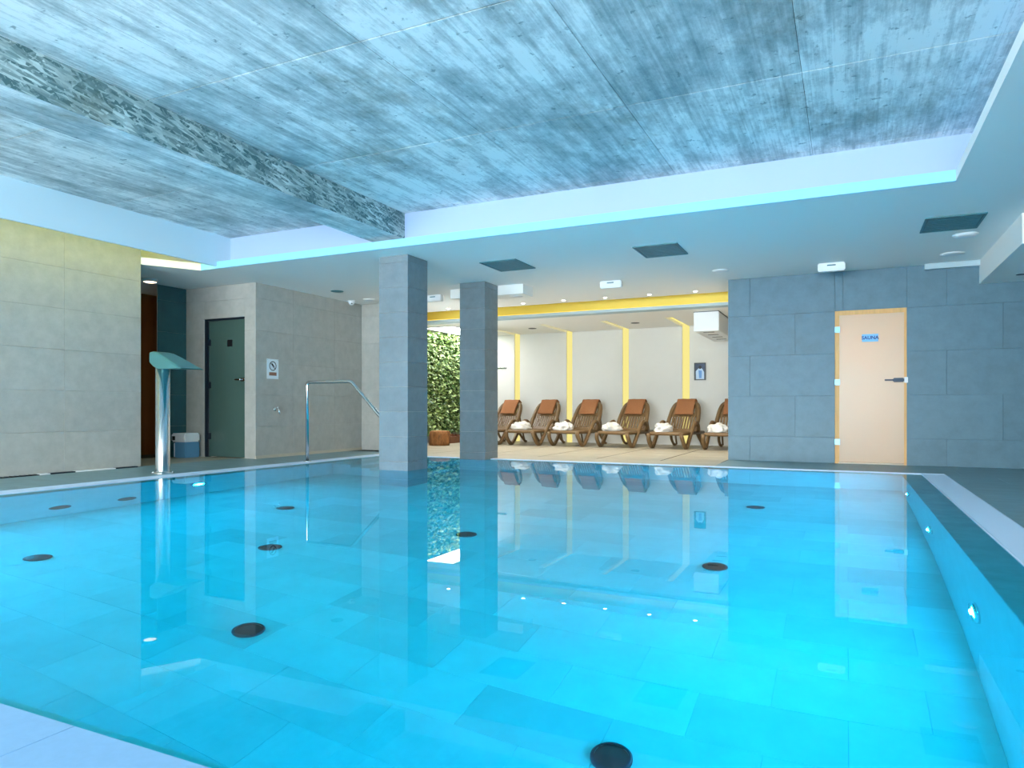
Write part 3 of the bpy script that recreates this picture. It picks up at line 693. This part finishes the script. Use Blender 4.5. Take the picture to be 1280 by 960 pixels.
lx = [-6.64, -5.75, -4.82, -3.84, -2.84, -1.93]
ords = ['leftmost', 'second', 'third', 'fourth', 'fifth', 'last']
lab_l = ['brown resin sun lounger nearest the plant wall, partly behind the second pillar', 'brown resin sun lounger second from the plant wall',
         'brown resin sun lounger third from the plant wall', 'brown resin sun lounger fourth from plant wall',
         'brown resin sun lounger fifth from plant wall, near the framed picture', 'brown resin sun lounger half hidden behind the sauna wall corner']
for i, x in enumerate(lx):
    o = proto if i == 0 else copy_tree(proto)
    yaw = math.radians(-7) if i < 5 else math.radians(-3)
    base = Vector((x, 13.9, 0)); R = Matrix.Rotation(yaw, 4, 'Z'); loc = base-R @ Vector((0, 1.2, 0))
    o.location = loc; o.rotation_euler = (0, 0, yaw); tag(o, lab_l[i], 'sun lounger', 'sun loungers along the far wall')
    tw = link('draped_towel', towel_me, None, loc, (0, 0, yaw))
    tag(tw, 'tan towel draped over backrest of the '+['leftmost lounger', 'second lounger from left', 'third lounger from left', 'fourth lounger from left', 'fifth lounger from left', 'half hidden rightmost lounger'][i], 'towel', 'tan towels on loungers')
    wt = link('crumpled_towel', crumple(i+3), None, loc+R @ Vector((-.10, .22, SEAT+.012)), (0, 0, yaw+.4*i))
    tag(wt, 'white crumpled towel at the foot of the '+['leftmost lounger', 'second lounger from left', 'third lounger from left', 'fourth lounger from left', 'fifth lounger from left', 'half hidden rightmost lounger'][i], 'towel', 'white towels on loungers')

# ------------------------------------------------------------------ plant wall
t = thing('plant_wall', 'lush green living wall between the pillars', 'plant wall', (-8.1, 13.3, 0))
bx('backing_panel', M('plant_backing', rgb(70, 84, 48), 0.9, noise=(20, .4)), t, 0.0, .05, -.95, 1.05, .22, 2.36)
def leaf_mat():
    m, N, L, P = new_mat('leaf_green'); at = N.new('ShaderNodeAttribute'); at.attribute_name = 'leaf_tone'; at.attribute_type = 'GEOMETRY'
    mx = N.new('ShaderNodeMix'); mx.data_type = 'RGBA'; mx.inputs['A'].default_value = (*rgb(56, 96, 32), 1); mx.inputs['B'].default_value = (*rgb(212, 236, 156), 1)
    L.new(at.outputs['Fac'], mx.inputs['Factor']); L.new(mx.outputs['Result'], P.inputs['Base Color']); P.inputs['Roughness'].default_value = .35
    return m
rnd = random.Random(5); V_, F_, tone = [], [], []
for k in range(5200):
    y = rnd.uniform(-.97, 1.06); z = rnd.uniform(.2, 2.36); x = rnd.uniform(.05, .20)
    Lg = rnd.uniform(.05, .11); wd = Lg*rnd.uniform(.32, .5)
    d1 = Vector((rnd.uniform(.2, 1), rnd.uniform(-1, 1), rnd.uniform(-1, .6))).normalized()
    s1 = d1.cross(Vector((rnd.uniform(.2, 1), rnd.uniform(-.4, .4), rnd.uniform(.2, 1)))).normalized(); n1 = d1.cross(s1)
    p = Vector((x, y, z)); b0 = len(V_)
    V_ += [p, p+d1*Lg*.45+s1*wd+n1*.006, p+d1*Lg*.5-n1*.006, p+d1*Lg*.45-s1*wd+n1*.006, p+d1*Lg]
    F_ += [(b0, b0+1, b0+2), (b0, b0+2, b0+3), (b0+1, b0+4, b0+2), (b0+2, b0+4, b0+3)]
    tone += [rnd.random()**1.6]*5
me = bpy.data.meshes.new('foliage'); me.from_pydata([tuple(v) for v in V_], [], F_); me.materials.append(leaf_mat())
at = me.attributes.new('leaf_tone', 'FLOAT', 'POINT'); at.data.foreach_set('value', tone)
o = link('foliage', me, t); o['kind'] = 'stuff'
t = thing('log_stump', 'rust brown log stump stool by plant wall', 'stump', (-7.38, 12.1, 0))
bm = bmesh.new(); R = []; n = 28
for j, (r, z) in enumerate(((.19, 0), (.20, .05), (.195, .12), (.20, .2), (.185, .27), (.16, .29))):
    R.append([bm.verts.new(((r+.016*math.sin(k*2.9)+.012*math.sin(k*1.3+j))*math.cos(2*PI*k/n), (r+.016*math.sin(k*2.9)+.012*math.sin(k*1.3+j))*math.sin(2*PI*k/n), z)) for k in range(n)])
for a, b in zip(R, R[1:]):
    for k in range(n): bm.faces.new((a[k], a[(k+1) % n], b[(k+1) % n], b[k]))
bm.faces.new(R[0]); bm.faces.new(R[-1])
link('trunk', mesh_of(bm, 'trunk', m_stump, True), t)
lathe('cut_face', M('cut_wood', rgb(190, 140, 84), .7, noise=(30, .2)), t, [(.15, .288), (.15, .296), (0, .298)], 24)
t = thing('bark_planter', 'low bark filled planter trough under the living wall', 'planter', (-7.72, 13.5, 0))
bx('trough', M('planter_brown', rgb(120, 78, 52), .7, noise=(12, .25)), t, -.16, .16, -.8, .85, 0, .14, .01)
rnd = random.Random(9); V_, F_ = [], []
for k in range(160):
    c0 = Vector((rnd.uniform(-.13, .13), rnd.uniform(-.76, .8), rnd.uniform(.14, .18))); s = rnd.uniform(.02, .045); b0 = len(V_)
    e = [Vector((rnd.uniform(-1, 1), rnd.uniform(-1, 1), rnd.uniform(-.6, .6)))*s for _ in range(4)]
    V_ += [c0+q for q in e]; F_ += [(b0, b0+1, b0+2), (b0, b0+2, b0+3), (b0, b0+3, b0+1), (b0+1, b0+3, b0+2)]
me = bpy.data.meshes.new('bark_chips'); me.from_pydata([tuple(v) for v in V_], [], F_); me.materials.append(m_soil)
o = link('bark_chips', me, t); o['kind'] = 'stuff'

# ------------------------------------------------------------------ lounge details
t = thing('framed_picture', 'small dark framed picture on the lounge wall', 'picture', (-2.67, LY, 1.31))
for a, b, c_, d_ in ((-.115, -.095, 0, .35), (.095, .115, 0, .35), (-.095, .095, 0, .02), (-.095, .095, .33, .35)): bx('frame', m_black, t, a, b, -.022, 0, c_, d_)
bx('print', M('print_dark', rgb(50, 66, 96), .5, noise=(14, .4)), t, -.095, .095, -.010, 0, .02, .33)
prism('pale_figure', M('print_pale', rgb(190, 214, 240), .5), t, [(-.08, 0), (.08, 0), (.08, .14), (.05, .2), (.02, .225), (-.02, .225), (-.05, .2), (-.085, .16)], .001, (0, -.010, .02), (PI/2, 0, 0))
prism('blue_shape', M('print_blue', rgb(96, 150, 214), .5), t, [(-.02, .02), (.03, .02), (.035, .17), (-.03, .18)], .001, (0, -.011, .02), (PI/2, 0, 0))
prism('dark_shape', m_print_black, t, [(.03*math.cos(2*PI*k/12), .24+.035*math.sin(2*PI*k/12)) for k in range(12)], .001, (0, -.0105, .02), (PI/2, 0, 0))
t = thing('coat_hooks', 'small steel hook rail on the white lounge wall', 'hook rail', (-7.14, LY, 1.66))
bx('rail', m_steel, t, -.14, .14, -.012, 0, -.012, .012)
for x in (-.1, 0, .1): tube('hook', m_dark_metal, t, [(x, -.01, 0), (x, -.05, -.01), (x, -.06, .015)], .006, 6)
t = thing('air_conditioner', 'white boxy air conditioning unit under the lounge ceiling', 'air conditioner', (-2.18, 13.3, 2.07))
bx('casing', m_plastic_white, t, -.21, .21, -1.0, 1.05, 0, .33, .008)
for k in range(4): bx('outlet_slot', m_black, t, -.08, .10, -.82+k*.45, -.76+k*.45, -.004, .002)
bx('mount_plate', m_dark_metal, t, -.215, .215, -1.005, 1.05, .331, .339)

# ------------------------------------------------------------------ ceiling fixtures
def vent(x, y, label):
    t = thing('ceiling_vent', label, 'vent', (x, y, 2.6), 0, 'dark square ceiling vents')
    w, l = .255, .31
    for a in ((-w, w, -l, -l+.02), (-w, w, l-.02, l), (-w, -w+.02, -l+.02, l-.02), (w-.02, w, -l+.02, l-.02)): bx('frame', m_vent, t, *a, -.012, 0)
    bx('grille_plate', M('vent_plate', rgb(44, 104, 114), .5, noise=(60, .15)) if 'vent_plate' not in bpy.data.materials else bpy.data.materials['vent_plate'], t, -w+.02, w-.02, -l+.02, l-.02, -.006, 0)
    for k in range(9): bx('louvre', m_vent, t, -w+.03, w-.03, -l+.055+k*.058, -l+.085+k*.058, -.011, -.006)
vent(-3.96, 8.18, 'dark square ceiling vent nearest the pillars'); vent(-1.97, 8.18, 'dark square ceiling vent above the pool centre'); vent(.945, 8.22, 'dark square ceiling vent at the right near the bulkhead')
def exit_box(x, label):
    t = thing('emergency_light', label, 'emergency light', (x, 9.86, 2.6), 0, 'emergency light boxes')
    bx('housing', m_plastic_white, t, -.16, .16, -.05, .05, -.105, 0, .012)
    bx('status_window', m_vent, t, -.05, .05, -.053, -.048, -.04, -.025)
exit_box(-6.12, 'small white emergency light box seen between the pillars'); exit_box(-3.1, 'small white emergency light box on soffit before the loungers'); exit_box(-.18, 'small white emergency light box above the sauna wall')
def disc(name, x, y, z, r, h, mat, label, cat, group=None):
    t = thing(name, label, cat, (x, y, z), 0, group)
    lathe('base', mat, t, [(0, -h*.3), (r, -h*.3), (r, 0), (0, 0)], 24)
    lathe('cover', mat, t, [(0, -h), (r*.55, -h*.95), (r*.85, -h*.6), (r*.9, -h*.3)], 24); return t
disc('ceiling_speaker', -1.53, 9.73, 2.6, .11, .02, m_plastic_white, 'round white ceiling disc left of the sauna wall', 'detector')
disc('ceiling_speaker', 1.14, 8.84, 2.6, .12, .03, m_plastic_white, 'round white ceiling disc beside the right vent', 'detector')
disc('ceiling_speaker', 1.14, 9.87, 2.6, .13, .018, m_plastic_white, 'flat white ceiling disc above the sauna wall right part', 'detector')
disc('ceiling_speaker', -7.29, 8.85, 2.6, .10, .015, m_vent, 'flat grey ceiling disc near the block wall', 'detector')
disc('ceiling_speaker', -7.35, 9.75, 2.6, .10, .02, m_plastic_white, 'flat white ceiling disc by the first pillar', 'detector')
disc('ceiling_speaker', -4.55, 9.69, 2.455, .10, .018, m_plastic_white, 'round white disc under the bulkhead by the second pillar', 'detector')
t = thing('dome_camera', 'small white dome security camera at the ceiling corner', 'camera', (-7.72, 9.75, 2.6))
lathe('mount', m_plastic_white, t, [(0, -.02), (.065, -.02), (.065, 0), (0, 0)], 20); lathe('dome', m_plastic_white, t, [(0, -.075), (.03, -.07), (.05, -.045), (.055, -.02)], 20); bx('eye', m_black, t, .03, .045, -.05, -.03, -.06, -.045)
DW = ['nearest the sauna wall', 'second from sauna wall', 'third from sauna wall', 'fourth from sauna wall', 'fifth from sauna wall', 'between the pillars']
for (x, w) in zip((-2.17, -2.91, -3.66, -4.40, -5.17, -6.70), DW):
    t = thing('downlight', 'small round ceiling downlight before the yellow cove, '+w, 'downlight', (x, 11.3, 2.6), 0, 'lounge downlights')
    lathe('rim', m_plastic_white, t, [(.03, -.004), (.05, -.004), (.05, 0), (.03, 0)], 20); lathe('lens', m_down, t, [(.03, -.002), (0, -.003)], 16)
    l = bpy.data.lights.new('downlight_lamp', 'SPOT'); l.energy = 40; l.color = (1, .90, .74); l.spot_size = math.radians(130); l.spot_blend = .6; l.shadow_soft_size = .04
    lo = bpy.data.objects.new('downlight_lamp', l); COL.objects.link(lo); lo.parent = t; lo.location = (0, 0, -.02)
for x, w in ((-5.92, 'left one'), (-3.73, 'right one')):
    t = thing('ceiling_spot', 'dark recessed spot in the lowered lounge ceiling, '+w, 'spot', (x, 13.4, LZ-.02))
    lathe('rim', m_dark_metal, t, [(.06, -.006), (.085, -.006), (.085, 0), (.06, 0)], 20); lathe('cone', m_black, t, [(.06, -.004), (0, -.002)], 20)
t = thing('ceiling_lamp', 'round warm surface lamp on the corridor ceiling', 'lamp', (-9.04, 6.87, 2.6))
lathe('housing', m_plastic_white, t, [(0, 0), (.11, 0), (.11, -.035), (.085, -.04)], 24); lathe('diffuser', EM('corridor_glow', (1, .72, .5), 3.0), t, [(.085, -.04), (.05, -.05), (0, -.052)], 24)
t = thing('bulkhead_spot', 'tiny dark spot under the right bulkhead', 'spot', (1.83, 9.96, 2.31))
lathe('rim', m_dark_metal, t, [(.02, -.004), (.045, -.004), (.045, 0), (.02, 0)], 16); lathe('cone', m_black, t, [(.02, -.003), (0, -.002)], 16)
